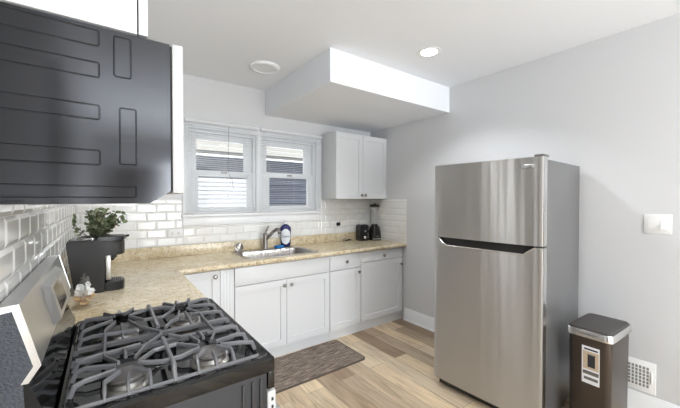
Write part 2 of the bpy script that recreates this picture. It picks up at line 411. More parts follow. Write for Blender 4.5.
# blinds
for i, (x0, x1) in enumerate(((CX0+.012, 1.478), (1.492, CX1-.012))):
    t = thing('window_blind', ['white mini blind with open slats over the left window, next to the microwave', 'white mini blind with open slats over the right window, next to the corner wall cabinet'][i], 'blind', (x0, -.05, 1.3), group='window mini blinds')
    bm = nb(); box(bm, x0, x1, -.062, -.028, 2.152, 2.178, .002); obj('headrail', bm, 'blind', t)
    bm = nb()
    z = 2.14
    while z > 1.325:
        prism(bm, [(-.060, z-.0008), (-.045, z+.0014), (-.030, z+.0006), (-.030, z-.0002), (-.045, z+.0006), (-.060, z-.0016)], 'x', x0+.004, x1-.004)
        z -= .0195
    obj('slats', bm, 'blind', t, smooth=0)
    bm = nb(); box(bm, x0+.003, x1-.003, -.058, -.032, 1.303, 1.315, .002); obj('bottom_rail', bm, 'blind', t)
    for xx in (x0+.09, (x0+x1)/2, x1-.09):
        bm = nb(); tube(bm, [(xx, -.0625, 2.15), (xx, -.0625, 1.312)], .0008, 5); obj('ladder_cord', bm, 'cord', t)
    if i == 0:
        bm = nb(); tube(bm, [(1.16, -.066, 2.15), (1.155, -.067, 1.95), (1.15, -.066, 1.70), (1.19, -.067, 1.62), (1.20, -.067, 1.54), (1.14, -.067, 1.46)], .0015, 6); obj('pull_cord', bm, 'darkgrey', t)

# outside: neighbouring house
t = thing('neighbour_house', 'blue-grey clapboard house with pale eave seen through both windows', 'house', (2.5, 2.3, -.6))
bm = nb()
z = -.6
while z < 2.15:
    prism(bm, [(2.3, z), (2.325, z+.005), (2.34, z+.115), (2.4, z+.115), (2.4, z)], 'x', -3, 9); z += .115
bm2 = bm
obj('clapboard_wall', bm2, 'siding', t, smooth=0)
bm = nb(); box(bm, -3, 9, 1.75, 2.4, 2.20, 2.23)
for zz in (2.16, 2.235, 2.31, 2.385, 2.46, 2.535): box(bm, -3, 9, 1.73, 1.75, zz, zz+.066)
z = 2.46
obj('eave', bm, 'cream', t, smooth=0)
bm = nb(); prism(bm, [(1.68, 2.60), (5.6, 3.4), (5.6, 3.45), (1.68, 2.65)], 'x', -3, 9); obj('roof', bm, 'darkgrey', t, smooth=0)
t = thing('pale_slat_panel', 'white louvred fence panel outside in place of pale siding, seen low through the left window', 'slat', (1.2, 1.6, -.6))  # added white slats standing in for the pale siding area
bm = nb(); z = -.55
while z < 1.70:
    prism(bm, [(1.58, z), (1.592, z+.055), (1.604, z+.055), (1.592, z)], 'x', .45, 2.23); z += .0605
obj('slat_panel', bm, 'siding_white', t, smooth=0)
for xx in (.40, 2.23):
    bm = nb(); box(bm, xx, xx+.05, 1.57, 1.63, -.6, 1.76, .004); obj('post', bm, 'siding_white', t)
bm = nb(); box(bm, -6, 12, T+.02, 12, -.7, -.6); box(bm, -6, 12, -14, YB-T-.02, -.25, -.15); tag(obj('outside_ground', bm, 'ground', smooth=0), 'bare ground outside around the house', 'ground')
bpy.data.objects['outside_ground']['kind'] = 'structure'

# ---------------------------------------------------------------- recessed lights
def can(x, y, label, power, cone=150):
    t = thing('recessed_light', label, 'ceiling light', (x, y, H), group='recessed ceiling lights')
    bm = nb(); lathe(bm, [(.062, H-.001), (.075, H-.006), (.092, H-.004), (.094, H+.0)], (x, y, 0), n=40)
    # ring only: delete caps
    bm.faces.ensure_lookup_table(); bmesh.ops.delete(bm, geom=[bm.faces[-1], bm.faces[-2]], context='FACES_ONLY')
    obj('trim_ring', bm, 'white', t)
    bm = nb(); lathe(bm, [(.063, H-.003), (.063, H-.0008)], (x, y, 0), n=40); obj('lens', bm, 'lamp', t)
    light('can_light', 'SPOT', (x, y, H-.012), power, color=(.95,.975,1), spot_size=math.radians(cone), spot_blend=.5, shadow_soft_size=.06)
LBL = ['lit round recessed light in the ceiling in front of the dropped soffit', 'recessed light in the ceiling above the coffee maker', 'added recessed fill light in the ceiling over the floor behind the camera, right', 'added recessed fill light in the ceiling behind the camera, left', 'added recessed fill light in the ceiling near the rear opening, right', 'added recessed fill light in the ceiling near the rear opening, left']
for (x, y), lb, pw in zip(CANS, LBL, (44, 28, 10, 12, 18, 18)): can(x, y, lb, pw, 128 if pw == 44 else 150)
t = thing('smoke_detector', 'flat round white disc detector on the ceiling left of the soffit', 'detector', (1.313, -.589, H))
bm = nb(); lathe(bm, [(.128, H), (.128, H-.010), (.118, H-.018), (.10, H-.020), (.098, H-.014), (.0005, H-.014)][::-1], (1.313, -.589, 0), n=48); obj('housing', bm, 'ceil', t)

# ---------------------------------------------------------------- cabinets
KN = .0
def shaker(bm, ax, u0, u1, z0, z1, f, t_=.02, fr=.058, dep=.010, sgn=-1):
    """door with recessed panel. ax 'y': spans x u0..u1 and faces -y with front at y=f; ax 'x': spans y, faces +x with front at x=f"""
    def P(u, d, z):   # d: depth behind front
        return (u, f-sgn*d, z) if ax == 'y' else (f+sgn*d, u, z)
    loops = []
    b = .0015
    for (ins, d) in ((0, t_), (0, b), (b, 0), (fr, 0), (fr+.003, dep), ):
        loops.append([bm.verts.new(P(a, d, c)) for a, c in ((u0+ins, z0+ins), (u1-ins, z0+ins), (u1-ins, z1-ins), (u0+ins, z1-ins))])
    fs = [bm.faces.new(loops[-1]), bm.faces.new(loops[0][::-1])]
    for k in range(len(loops)-1):
        for i in range(4):
            j = (i+1) % 4; fs.append(bm.faces.new((loops[k][i], loops[k][j], loops[k+1][j], loops[k+1][i])))
    bmesh.ops.recalc_face_normals(bm, faces=fs)
def slab(bm, u0, u1, z0, z1, f, t_=.02):
    box(bm, u0, u1, f, f+t_, z0, z1, .002)
def knob(parent, x, y, z):
    bm = nb(); lathe(bm, [(.006, 0), (.006, -.010), (.010, -.013), (.017, -.018), (.017, -.024), (.012, -.030), (.002, -.032)], (x, y, z), axis='y', n=18)
    return obj('knob', bm, 'nickel', parent)
FY = -.60   # carcass front; doors sit in front
def base(name, label, x0, x1):
    t = thing(name, label, 'cabinet', (x0, -.3, 0), group='white base cabinets under the window wall')
    bm = nb()
    if 'sink' in name:
        for a, b_ in ((x0+.0008, x0+.017), (x1-.017, x1-.0008)): box(bm, a, b_, -.585, -.012, .10, .875)
        box(bm, x0+.017, x1-.017, -.585, -.012, .10, .118); box(bm, x0+.017, x1-.017, -.02, -.012, .118, .72); box(bm, x0+.017, x1-.017, -.585, -.567, .69, .875)
    else: box(bm, x0+.0008, x1-.0008, -.585, -.012, .10, .875)
    obj('carcass', bm, 'cab', t, smooth=0)
    bm = nb(); box(bm, x0+.0008, x1-.0008, -.575, -.56, 0, .0995); obj('toe_kick', bm, 'cab', t, smooth=0)
    return t
DF = -.606
t = base('sink_base_cabinet', 'white base cabinet under the sink with false drawer front and two doors', 1.033, 1.987)
bm = nb(); slab(bm, 1.036, 1.984, .712, .863, DF); obj('false_drawer_front', bm, 'cab', t)
for a, b_, kx in ((1.036, 1.508, 1.482), (1.511, 1.984, 1.552)):
    bm = nb(); shaker(bm, 'y', a, b_, .108, .706, DF); d = obj('door', bm, 'cab', t); knob(d, kx, DF, .655)
t = base('narrow_base_cabinet', 'narrow white base cabinet with one drawer between sink cabinet and end cabinet', 1.988, 2.391)
bm = nb(); slab(bm, 1.991, 2.388, .712, .863, DF); d = obj('drawer', bm, 'cab', t); knob(d, 2.195, DF, .79)
bm = nb(); shaker(bm, 'y', 1.991, 2.388, .108, .706, DF); d = obj('door', bm, 'cab', t); knob(d, 2.36, DF, .662)
t = base('end_base_cabinet', 'white base cabinet with wide drawer at the right wall, below toaster and blender', 2.392, 3.056)
bm = nb(); slab(bm, 2.395, 3.035, .752, .863, DF); d = obj('drawer', bm, 'cab', t); knob(d, 2.725, DF, .80)
bm = nb(); shaker(bm, 'y', 2.395, 3.035, .108, .746, DF); d = obj('door', bm, 'cab', t); knob(d, 3.005, DF, .672)
t = base('corner_base_cabinet', 'white corner base cabinet with single door beside the stove', .60, 1.032)
bm = nb(); shaker(bm, 'y', .625, .915, .108, .863, DF); d = obj('door', bm, 'cab', t); knob(d, .876, DF, .818)
bm = nb(); box(bm, .919, 1.030, DF, DF+.02, .108, .863, .001)
for xx in (.945, .968, .991): box(bm, xx, xx+.012, DF-.003, DF+.001, .115, .856, .001)
obj('fluted_filler', bm, 'cab', t)
t = thing('side_base_cabinet', 'white base cabinet under the countertop between stove and corner', 'cabinet', (.3, -1.2, 0))
bm = nb(); box(bm, .01, .555, -1.545, -.605, .10, .875); obj('carcass', bm, 'cab', t, smooth=0)
bm = nb(); shaker(bm, 'x', -1.54, -.66, .108, .863, .576, sgn=-1); obj('door', bm, 'cab', t)
bm = nb(); box(bm, .52, .54, -1.545, -.605, 0, .0995); obj('toe_kick', bm, 'cab', t, smooth=0)

# countertop with sink cut-out
SX0, SX1, SY0, SY1 = 1.185, 1.875, -.555, -.125
t = thing('countertop', 'L-shaped tan granite-look countertop with short backsplash', 'countertop', (1.5, -.3, .876))
bm = nb(); z0, z1 = .876, .914
box(bm, -.024, .600, -1.548, -.64, z0, z1); 
box(bm, -.024, SX0+.004, -.64, -.003, z0, z1); box(bm, SX1-.004, W-.003, -.64, -.003, z0, z1)
box(bm, SX0+.004, SX1-.004, -.64, SY0+.008, z0, z1); box(bm, SX0+.004, SX1-.004, SY1-.008, -.003, z0, z1)
# rounded front nose
lathe_n = 8
def nose(bm, p0, p1, r=.019, axis='x'):
    pts = []
    for i in range(9):
        a = -PI/2+PI*i/8; pts.append((-r*math.cos(a)*.6, .895+r*math.sin(a)))
    if axis == 'x': prism(bm, [(-.64+u, z) for u, z in pts], 'x', p0, p1)
    else: prism(bm, [(.600-u, z) for u, z in pts], 'y', p0, p1)
nose(bm, .600, W-.003); nose(bm, -1.548, -.64, axis='y')
ct = obj('worktop', bm, 'granite', t, smooth=40)
bm = nb(); box(bm, .022, W-.003, -.022, -.0095, .914, 1.0145, .003); box(bm, -.018, .006, -1.548, -.0095, .914, 1.0145, .003); obj('backsplash', bm, 'granite', t)

# sink
t = thing('kitchen_sink', 'stainless steel drop-in sink in the countertop below the window', 'sink', (1.52, -.33, .914))
bm = nb()
def rr(x0, x1, y0, y1, r, z): return [bm.verts.new((p[0], p[1], z)) for p in rrect(x0, x1, y0, y1, r, 6)]
L = [rr(SX0-.02, SX1+.02, SY0-.012, SY1+.05, .04, .9145), rr(SX0-.018, SX1+.018, SY0-.010, SY1+.048, .04, .9185),
     rr(SX0+.012, SX1-.012, SY0+.018, SY1-.02, .06, .918), rr(SX0+.02, SX1-.02, SY0+.026, SY1-.028, .06, .912), rr(SX0+.03, SX1-.03, SY0+.036, SY1-.038, .06, .76), rr(SX0+.06, SX1-.06, SY0+.06, SY1-.06, .05, .745)]
fs = [bm.faces.new(L[-1])]
for k in range(len(L)-1):
    n_ = len(L[k])
    for i in range(n_): fs.append(bm.faces.new((L[k][i], L[k][(i+1) % n_], L[k+1][(i+1) % n_], L[k+1][i])))
bmesh.ops.recalc_face_normals(bm, faces=fs); 
for f in fs: f.normal_flip() if False else None
obj('basin', bm, 'sink', t, smooth=50)
bm = nb(); lathe(bm, [(.045, .7455), (.043, .749), (.03, .747), (.001, .746)], (1.52, -.34, 0)); obj('drain', bm, 'nickel', t)
# faucet
fx, fy = 1.52, -.098
t = thing('kitchen_faucet', 'brushed nickel single-handle pull-out faucet behind the sink', 'faucet', (fx, fy, .919))
bm = nb(); lathe(bm, [(.030, .9188), (.030, .924), (.026, .929), (.024, .95), (.023, 1.06), (.024, 1.075), (.017, 1.085)], (fx, fy, 0)); obj('body', bm, 'nickel', t)
bm = nb(); tube(bm, [(fx, fy, 1.005), (fx+.025, fy-.04, 1.055), (fx+.05, fy-.085, 1.105), (fx+.07, fy-.12, 1.13), (fx+.085, fy-.145, 1.128), (fx+.09, fy-.15, 1.095)], [.015, .016, .017, .019, .020, .020], 12); sp = obj('spout', bm, 'nickel', t)
bm = nb(); tube(bm, [(fx+.09, fy-.15, 1.096), (fx+.091, fy-.151, 1.086)], [.016, .015], 12); obj('spray_head', bm, 'black', sp)
bm = nb(); tube(bm, [(fx, fy, 1.08), (fx+.006, fy-.004, 1.105), (fx+.028, fy-.01, 1.15), (fx+.036, fy-.012, 1.156)], [.014, .010, .008, .008], 10); obj('lever', bm, 'nickel', t)
# strainer leaning
t = thing('sink_strainer', 'round steel mesh strainer leaning on the backsplash left of the faucet', 'strainer', (1.25, -.05, .914))
bm = nb(); lathe(bm, [(.043, 0), (.043, -.004), (.034, -.006), (.030, -.022), (.012, -.028), (.002, -.028)], (0, 0, 0), axis='y', n=28)
bmesh.ops.transform(bm, matrix=Matrix.Translation((1.262, -.045, .957)) @ Matrix.Rotation(math.radians(-14), 4, 'X'), verts=bm.verts); obj('bowl', bm, 'nickel', t)
bm = nb(); bmesh.ops.create_circle(bm, segments=28, radius=.043)
pts = [(.043*math.cos(2*PI*i/28), 0, .043*math.sin(2*PI*i/28)) for i in range(29)]; bm.free(); bm = nb(); tube(bm, pts, .003, 6)
bmesh.ops.transform(bm, matrix=Matrix.Translation((1.262, -.047, .957)) @ Matrix.Rotation(math.radians(-14), 4, 'X'), verts=bm.verts); obj('rim', bm, 'bright', t)
# soap bottle
sx, sy = 1.765, -.075
t = thing('dish_soap_bottle', 'navy blue dish soap bottle with white label behind the sink', 'bottle', (sx, sy, .919))
bm = nb()
prof = [(.040, .9195, .026), (.050, .924, .031), (.056, .975, .034), (.052, 1.02, .032), (.059, 1.09, .035), (.056, 1.13, .033), (.034, 1.155, .024), (.016, 1.166, .015)]
rings = [[bm.verts.new((sx+w*math.cos(2*PI*i/28), sy+d*math.sin(2*PI*i/28), z)) for i in range(28)] for w, z, d in prof]
fs = [bm.faces.new(rings[0]), bm.faces.new(rings[-1])]
for k in range(len(rings)-1):
    for i in range(28): fs.append(bm.faces.new((rings[k][i], rings[k][(i+1) % 28], rings[k+1][(i+1) % 28], rings[k+1][i])))
bmesh.ops.recalc_face_normals(bm, faces=fs); bmesh.ops.rotate(bm, cent=(sx, sy, 0), matrix=Matrix.Rotation(math.radians(-25), 3, 'Z'), verts=bm.verts)
bt = obj('bottle_body', bm, 'soap', t, smooth=60)
bm = nb(); prof = [(.0545, .950), (.0562, .97), (.0545, 1.00), (.0525, 1.02), (.0545, 1.05), (.0592, 1.09), (.0580, 1.115)]
rings = []
for w, z in prof:
    k = (z-1.0325)/.0830; half = math.sqrt(max(0.0, 1-k*k))*1.0+.10
    rings.append([bm.verts.new((sx+(w+.0012)*math.cos(-PI/2+half*(2*i/12-1)), sy+(w*.61+.0012)*math.sin(-PI/2+half*(2*i/12-1)), z)) for i in range(13)])
for k in range(len(rings)-1):
    for i in range(12): bm.faces.new((rings[k][i], rings[k][i+1], rings[k+1][i+1], rings[k+1][i]))
bmesh.ops.rotate(bm, cent=(sx, sy, 0), matrix=Matrix.Rotation(math.radians(-25), 3, 'Z'), verts=bm.verts)
lb = obj('label', bm, 'label', bt, smooth=60)
bm = nb(); lathe(bm, [(.015, 1.1665), (.021, 1.168), (.021, 1.188), (.013, 1.194), (.007, 1.198), (.006, 1.212), (.001, 1.213)], (sx, sy, 0), n=16); obj('cap', bm, 'film', t)
fw = Vector((math.sin(math.radians(-25)), -math.cos(math.radians(-25)), 0))
mw = Matrix.Translation(Vector((0,0,1.035-.919)) + fw*.0372) @ Matrix.Rotation(math.radians(-25), 4, 'Z') @ Matrix.Rotation(PI/2, 4, 'X')
text('lettering', 'Dawn', .034, 'soap', lb, mw)
# sponge
t = tag(None or (lambda: obj('kitchen_sponge', (lambda b: box(b, -.045, .045, -.03, .03, 0, .024, .005, 3))(nb()), 'sponge'))(), 'small blue sponge on the counter between faucet and soap bottle', 'sponge')
t.location = (1.672, -.105, .9188); t.rotation_euler = (0, 0, .25)
# black tool
t = thing('bottle_opener', 'small black-handled opener lying on the counter left of the toaster', 'opener', (2.60, -.06, .914))
bm = nb(); tube(bm, [(2.60, -.062, .923), (2.65, -.055, .927), (2.695, -.05, .923)], [.008, .010, .007], 10); obj('handle', bm, 'black', t)
bm = nb(); tube(bm, [(2.575+.02*math.cos(a), -.063+.0*a, .931+.017*math.sin(a)) for a in [i*2*PI/14 for i in range(15)]], .0035, 6); obj('loop', bm, 'darkgrey', t)

# ---------------------------------------------------------------- outlets, switch, vent
def outlet(x, z, label, plug=False):
    t = thing('wall_outlet', label, 'outlet', (x, -.009, z), group='wall outlets')
    w_, h_ = .06, .038
    bm = nb(); box(bm, x-w_, x+w_, -.0155, -.0087, z-h_, z+h_, .002); obj('cover_plate', bm, 'white', t)
    for s in (-1, 1):
        bm = nb(); prism(bm, rrect(x+s*.026-.018, x+s*.026+.018, z-.015, z+.015, .008), 'y', -.0175, -.0156); r = obj('receptacle', bm, 'paper', t)
        bm = nb()
        for dz in (-.005, .005): box(bm, x+s*.026-.006, x+s*.026+.004, -.0178, -.0176, z+dz-.0012, z+dz+.0012)
        obj('slots', bm, 'slot', r, smooth=0)
outlet(.69, 1.128, 'white outlet on the tiled wall left of the window')
outlet(2.475, 1.13, 'white outlet on the tiled wall right of the window with a black plug')
t = thing('black_plug', 'black plug in the outlet above the counter near the toaster', 'plug', (2.50, -.018, 1.13))
bm = nb(); box(bm, 2.485, 2.528, -.05, -.0180, 1.11, 1.152, .006); obj('plug_body', bm, 'black', t)

t = thing('light_switch', 'white wall switch plate with one rocker, right of the refrigerator', 'switch', (W, -2.795, 1.277))
bm = nb(); box(bm, W-.006, W, -2.862, -2.731, 1.213, 1.341, .003); obj('cover_plate', bm, 'white', t)
bm = nb(); prism(bm, [(W-.006, 1.244), (W-.0265, 1.244), (W-.008, 1.277), (W-.0075, 1.31), (W-.006, 1.31)], 'y', -2.845, -2.812); obj('rocker', bm, 'white', t)
bm = nb(); prism(bm, rrect(-2.785, -2.752, 1.244, 1.31, .004), 'x', W-.007, W-.0061); obj('blank_insert', bm, 'white', t)

vy0, vy1, vz0, vz1 = -2.799, -2.50, .155, .362
t = thing('wall_register', 'white metal air register on the wall just above the baseboard', 'vent', (W, -2.65, .15))
bm = nb(); box(bm, W-.007, W-.001, vy0, vy1, vz0, vz1, .003); obj('cover_plate', bm, 'white', t)
bm = nb(); ys0, ys1 = vy0+.035, vy1-.06
for i in range(7):
    for j in range(6):
        yy = -2.765+i*.0185; zz = .19+j*.0235
        box(bm, W-.0078, W-.0071, yy, yy+.011, zz, zz+.017)
obj('slots', bm, 'vent', t, smooth=0)
bm = nb()
for j in range(11): box(bm, W-.0078, W-.0071, -2.62, -2.585, .19+j*.0125, .194+j*.0125)
obj('louvres', bm, 'vent', t, smooth=0)
bm = nb(); box(bm, W-.014, W-.0071, -2.782, -2.776, .225, .30, .002); obj('damper_lever', bm, 'white', t)

# ---------------------------------------------------------------- wall cabinet right
t = thing('wall_cabinet', 'white two-door wall cabinet right of the window, in the corner above the toaster', 'cabinet', (2.66, -.15, 1.44))
x0, x1, zb, zt, yf = 2.274, W-.003, 1.44, 2.2, -.314
bm = nb(); box(bm, x0, x1, yf+.021, -.001, zb, zt, .001); obj('carcass', bm, 'cab', t)
xm = 2.667
for a, b_, kx in ((x0+.001, xm-.0015, xm-.028), (xm+.0015, x1-.001, xm+.028)):
    bm = nb(); shaker(bm, 'y', a, b_, zb+.002, zt-.002, yf); d = obj('door', bm, 'cab', t); knob(d, kx, yf, zb+.045)

# ---------------------------------------------------------------- microwave and cabinet above
MY1 = -2.315; MY0 = -1.556
t = thing('microwave_oven', 'dark stainless microwave mounted over the stove, seen from its side', 'microwave', (.16, -1.93, 1.425))
bm = nb()
prism(bm, [(-.0265, 1.425), (.262, 1.425), (.300, 1.450), (.311, 1.458), (.311, 1.842), (-.0265, 1.842)], 'y', MY1+.0, MY0)
bd = obj('body', bm, 'mwsteel', t, smooth=20)
# embossed beads on the side panels
bm = nb()
def bead(x0, x1, z0, z1, r=.006):
    o = rrect(x0, x1, z0, z1, r, 4)
    for yy, s in ((MY1, -1),):
        A = [bm.verts.new((p[0], yy+s*.0001, p[1])) for p in o]
        cx, cz = (x0+x1)/2, (z0+z1)/2
        def ins(d): return rrect(x0+d, x1-d, z0+d, z1-d, max(r-d, .0012), 4)
        B = [bm.verts.new((p[0], yy+s*.0016, p[1])) for p in ins(.0014)]
        B2 = [bm.verts.new((p[0], yy+s*.0016, p[1])) for p in ins(.0022)]
        D = [bm.verts.new((p[0], yy+s*.0003, p[1])) for p in ins(.0036)]
        fs = [bm.faces.new(D)]; n_ = len(A)
        for P_, Q in ((A, B), (B, B2), (B2, D)):
            for i in range(n_): fs.append(bm.faces.new((P_[i], P_[(i+1) % n_], Q[(i+1) % n_], Q[i])))
        bmesh.ops.recalc_face_normals(bm, faces=fs)
for z0, z1 in ((1.794, 1.834), (1.721, 1.759), (1.6225, 1.659), (1.5155, 1.553)): bead(-.024, .163, z0, z1)
bead(-.024, .235, 1.4395, 1.469); bead(.189, .226, 1.731, 1.831); bead(.199, .236, 1.52, 1.66)
obj('embossed_ribs', bm, 'mwsteel', bd, smooth=0)
bm = nb(); box(bm, .316, .343, MY1, MY0, 1.452, 1.846, .003); dr = obj('door', bm, 'edge', t); dr['label'] = 'pale door edge'
bm = nb(); box(bm, .3432, .3445, MY1+.03, MY0-.14, 1.48, 1.82, .0004); obj('window', bm, 'blackgloss', dr)
bm = nb(); tube(bm, [(.343, MY0-.10, 1.50), (.37, MY0-.10, 1.51), (.37, MY0-.10, 1.79), (.343, MY0-.10, 1.80)], .008, 10); obj('handle', bm, 'bright', dr)
bm = nb(); box(bm, .311, .3158, MY1+.003, MY0-.003, 1.46, 1.838); obj('gasket', bm, 'slot', t, smooth=0)
bm = nb(); box(bm, .03, .24, MY1+.05, MY1+.33, 1.4225, 1.4249, .0005); box(bm, .03, .24, MY0-.33, MY0-.05, 1.4225, 1.4249, .0005); obj('filter', bm, 'alu', t)
t = thing('over_microwave_cabinet', 'white wall cabinet directly above the microwave', 'cabinet', (.12, -1.93, 1.845))
bm = nb(); box(bm, -.0265, .2385, MY1, MY0, 1.8475, 2.59, .001); obj('carcass', bm, 'cab', t)
bm = nb(); box(bm, .2385, .2415, MY1+.003, MY0-.003, 1.86, 2.58); obj('gap_shade_strip', bm, 'slot', t, smooth=0)  # dark strip painting the shade in the gap behind the doors
ym = (MY0+MY1)/2
for a, b_ in ((MY1, ym-.0015), (ym+.0015, MY0)):
    bm = nb(); shaker(bm, 'x', a, b_, 1.848, 2.585, .262, sgn=-1); obj('door', bm, 'cab', t)

# ---------------------------------------------------------------- gas range
RY1, RY0, ZC = -2.315, -1.553, .932
t = thing('gas_range', 'black and stainless gas range with cast iron grates beside the counter', 'stove', (.31, -1.93, 0))
bm = nb(); box(bm, .02, .582, RY1+.006, RY0-.006, .04, .888, .004); bd = obj('body', bm, 'sidepanel', t)
for x in (.06, .54):
    for y in (RY1+.05, RY0-.05): bm = nb(); lathe(bm, [(.018, 0), (.018, .04)], (x, y, 0), n=12); obj('foot', bm, 'black', t)
bm = nb()
for xx in (.50, .53, .556): box(bm, xx, xx+.010, RY1+.002, RY1+.008, .10, .872, .002)
obj('side_ribs', bm, 'black', bd)
# front: door, drawer, control panel with knobs
bm = nb(); box(bm, .583, .607, RY1+.004, RY0-.004, .83, .888, .004); cp = obj('control_panel', bm, 'blackgloss', t)
for i in range(5):
    y = RY1+.09+i*.145; bm = nb(); lathe(bm, [(.022, .607), (.022, .612), (.018, .616), (.0165, .634), (.012, .637)], (0, y, .858), axis='x', n=20); 
    obj('knob', bm, 'black', cp)
bm = nb(); box(bm, .583, .612, RY1+.006, RY0-.006, .24, .822, .004); od = obj('oven_door', bm, 'edge', t)
bm = nb(); box(bm, .6122, .6135, RY1+.09, RY0-.09, .34, .62, .0005); obj('window', bm, 'blackgloss', od)
bm = nb(); tube(bm, [(.612, RY1+.05, .70), (.655, RY1+.05, .70), (.655, RY0-.05, .70), (.612, RY0-.05, .70)], .011, 10); obj('handle', bm, 'bright', od)
for z in (.79, .765, .742, .719): bm = nb(); box(bm, .596, .603, RY1+.0052, RY1+.0062, z, z+.011); obj('edge_slot', bm, 'slot', od, smooth=0)
bm = nb(); box(bm, .583, .612, RY1+.006, RY0-.006, .05, .232, .004); obj('storage_drawer', bm, 'bright', t)
# cooktop: raised rim, sunken well
bm = nb()
def rz(x0, x1, y0, y1, r, z): return [bm.verts.new((p[0], p[1], z)) for p in rrect(x0, x1, y0, y1, r, 6)]
L = [rz(.07, .609, RY1, RY0, .012, .8885), rz(.07, .611, RY1-.001, RY0+.001, .014, .893), rz(.07, .609, RY1, RY0, .016, .926), rz(.075, .602, RY1+.006, RY0-.006, .016, .933), rz(.082, .596, RY1+.016, RY0-.016, .03, .933),
     rz(.085, .592, RY1+.020, RY0-.020, .032, .930), rz(.090, .575, RY1+.034, RY0-.034, .05, .929), rz(.097, .568, RY1+.042, RY0-.042, .055, .918), rz(.12, .55, RY1+.065, RY0-.065, .05, .914)]
fs = [bm.faces.new(L[-1]), bm.faces.new(L[0][::-1])]
for k in range(len(L)-1):
    n_ = len(L[k])
    for i in range(n_): fs.append(bm.faces.new((L[k][i], L[k][(i+1) % n_], L[k+1][(i+1) % n_], L[k+1][i])))
bmesh.ops.recalc_face_normals(bm, faces=fs)
ck = obj('cooktop', bm, 'blackgloss', t, smooth=25)
BX, BY = (.215, .440), (-2.185, -1.805)
SYM = -1.98+ -.0
for x in BX:
    for y in BY:
        bm = nb(); lathe(bm, [(.058, .9145), (.056, .918), (.048, .922), (.044, .934), (.050, .937), (.050, .940)], (x, y, 0), n=32); bh = obj('burner', bm, 'alu', ck)
        bm = nb(); lathe(bm, [(.046, .9402), (.047, .944), (.045, .949), (.038, .9515), (.001, .952)], (x, y, 0), n=32); obj('burner_cap', bm, 'cap', bh)
        bm = nb(); tube(bm, [(x+.055, y+.012, .915), (x+.055, y+.012, .938)], .0035, 8); obj('igniter', bm, 'white', bh)
bm = nb(); prism(bm, rrect(.285, .365, -2.055, -1.935, .015), 'z', .9145, .935); obj('centre_cover', bm, 'blackgloss', ck)
# grates (two castings, mirrored about the middle)
GT = .966
def bars(my):
    """my(y) maps the near half design to either half"""
    bm = nb()
    def P(*pts, w=.0085, h=.012): tube(bm, [(x, my(y), z) for x, y, z in pts], 0, square=(w, h))
    ye = -2.288; yk = -2.268; zf = .934
    # fingers from the outer edge with turned-down feet
    P((.165, ye, zf), (.165, yk, GT-.008), (.165, -2.245, GT), (.198, -2.205, GT))
    P((.215, ye, zf), (.215, yk, GT-.008), (.217, -2.235, GT))
    P((.265, ye, zf), (.265, yk, GT-.008), (.265, -2.248, GT), (.230, -2.205, GT))
    P((.323, ye, zf), (.323, yk, GT-.006), (.325, -2.25, GT), (.325, -2.035, GT), w=.0125)
    P((.384, ye, zf), (.384, yk, GT-.008), (.386, -2.245, GT), (.418, -2.205, GT))
    P((.435, ye, zf), (.435, yk, GT-.008), (.436, -2.235, GT))
    P((.487, ye, zf), (.487, yk, GT-.008), (.487, -2.248, GT), (.458, -2.207, GT))
    # eye-shaped crossing bars
    P((.245, -2.180, GT), (.300, -2.212, GT), (.350, -2.212, GT), (.408, -2.183, GT), w=.0075)
    P((.245, -2.172, GT), (.290, -2.118, GT), (.355, -2.112, GT), (.408, -2.172, GT), w=.0075)
    # side fingers
    for s, (a, b_) in ((1, (.103, .190)),):
        P((a-.010, -2.212, zf), (a, -2.212, GT-.006), (a+.02, -2.208, GT), (b_, -2.192, GT))
        P((a-.010, -2.126, zf), (a, -2.126, GT-.006), (a+.02, -2.130, GT), (b_, -2.163, GT))
        P((a-.010, -2.065, zf), (a, -2.065, GT-.006), (a+.03, -2.063, GT), (.26, -2.045, GT))
    P((.572, -2.230, zf), (.562, -2.230, GT-.006), (.535, -2.226, GT), (.468, -2.200, GT))
    P((.572, -2.150, zf), (.562, -2.150, GT-.006), (.535, -2.152, GT), (.462, -2.170, GT))
    P((.572, -2.070, zf), (.562, -2.070, GT-.006), (.535, -2.070, GT), (.455, -2.085, GT))
    # inner angled bars
    P((.326, -1.996, GT), (.282, -2.050, GT), (.272, -2.062, GT), (.240, -2.135, GT), w=.0075)
    P((.345, -2.02, GT), (.375, -2.060, GT), (.400, -2.070, GT), (.418, -2.135, GT), w=.0075)
    P((.166, -1.985, GT), (.166, -2.085, GT), (.198, -2.147, GT))
    P((.482, -1.985, GT), (.482, -2.085, GT), (.452, -2.150, GT))
    # lower rail
    P((.095, -2.022, .948), (.567, -2.022, .948), w=.014, h=.016)
    P((.093, -2.022, .948), (.090, -2.022, .934), w=.014); P((.569, -2.022, .948), (.572, -2.022, .934), w=.014)
    # short middle fingers
    P((.217, -2.022, .953), (.217, -2.06, GT), (.217, -2.115, GT)); P((.437, -2.022, .953), (.437, -2.06, GT), (.437, -2.115, GT))
    # perimeter skirt
    P((.098, ye+.002, .939), (.562, ye+.002, .939), w=.007, h=.008)
    bmesh.ops.recalc_face_normals(bm, faces=bm.faces)
    return bm
gr_ = obj('grate', bars(lambda y: y), 'iron', ck, smooth=30)
bmf = bars(lambda y: -3.968-y+.10)
# far grate: mirrored and compressed to end at the far rim
MIR = lambda y: -1.945+(-2.022-y)*(.362/.266) if False else None
bmf.free()
bmf = bars(lambda y: -1.985+(-1.985-y)*1.0+.108*max(0, min(1, (-1.985-y)/.30)))
obj('grate', bmf, 'iron', ck, smooth=30)
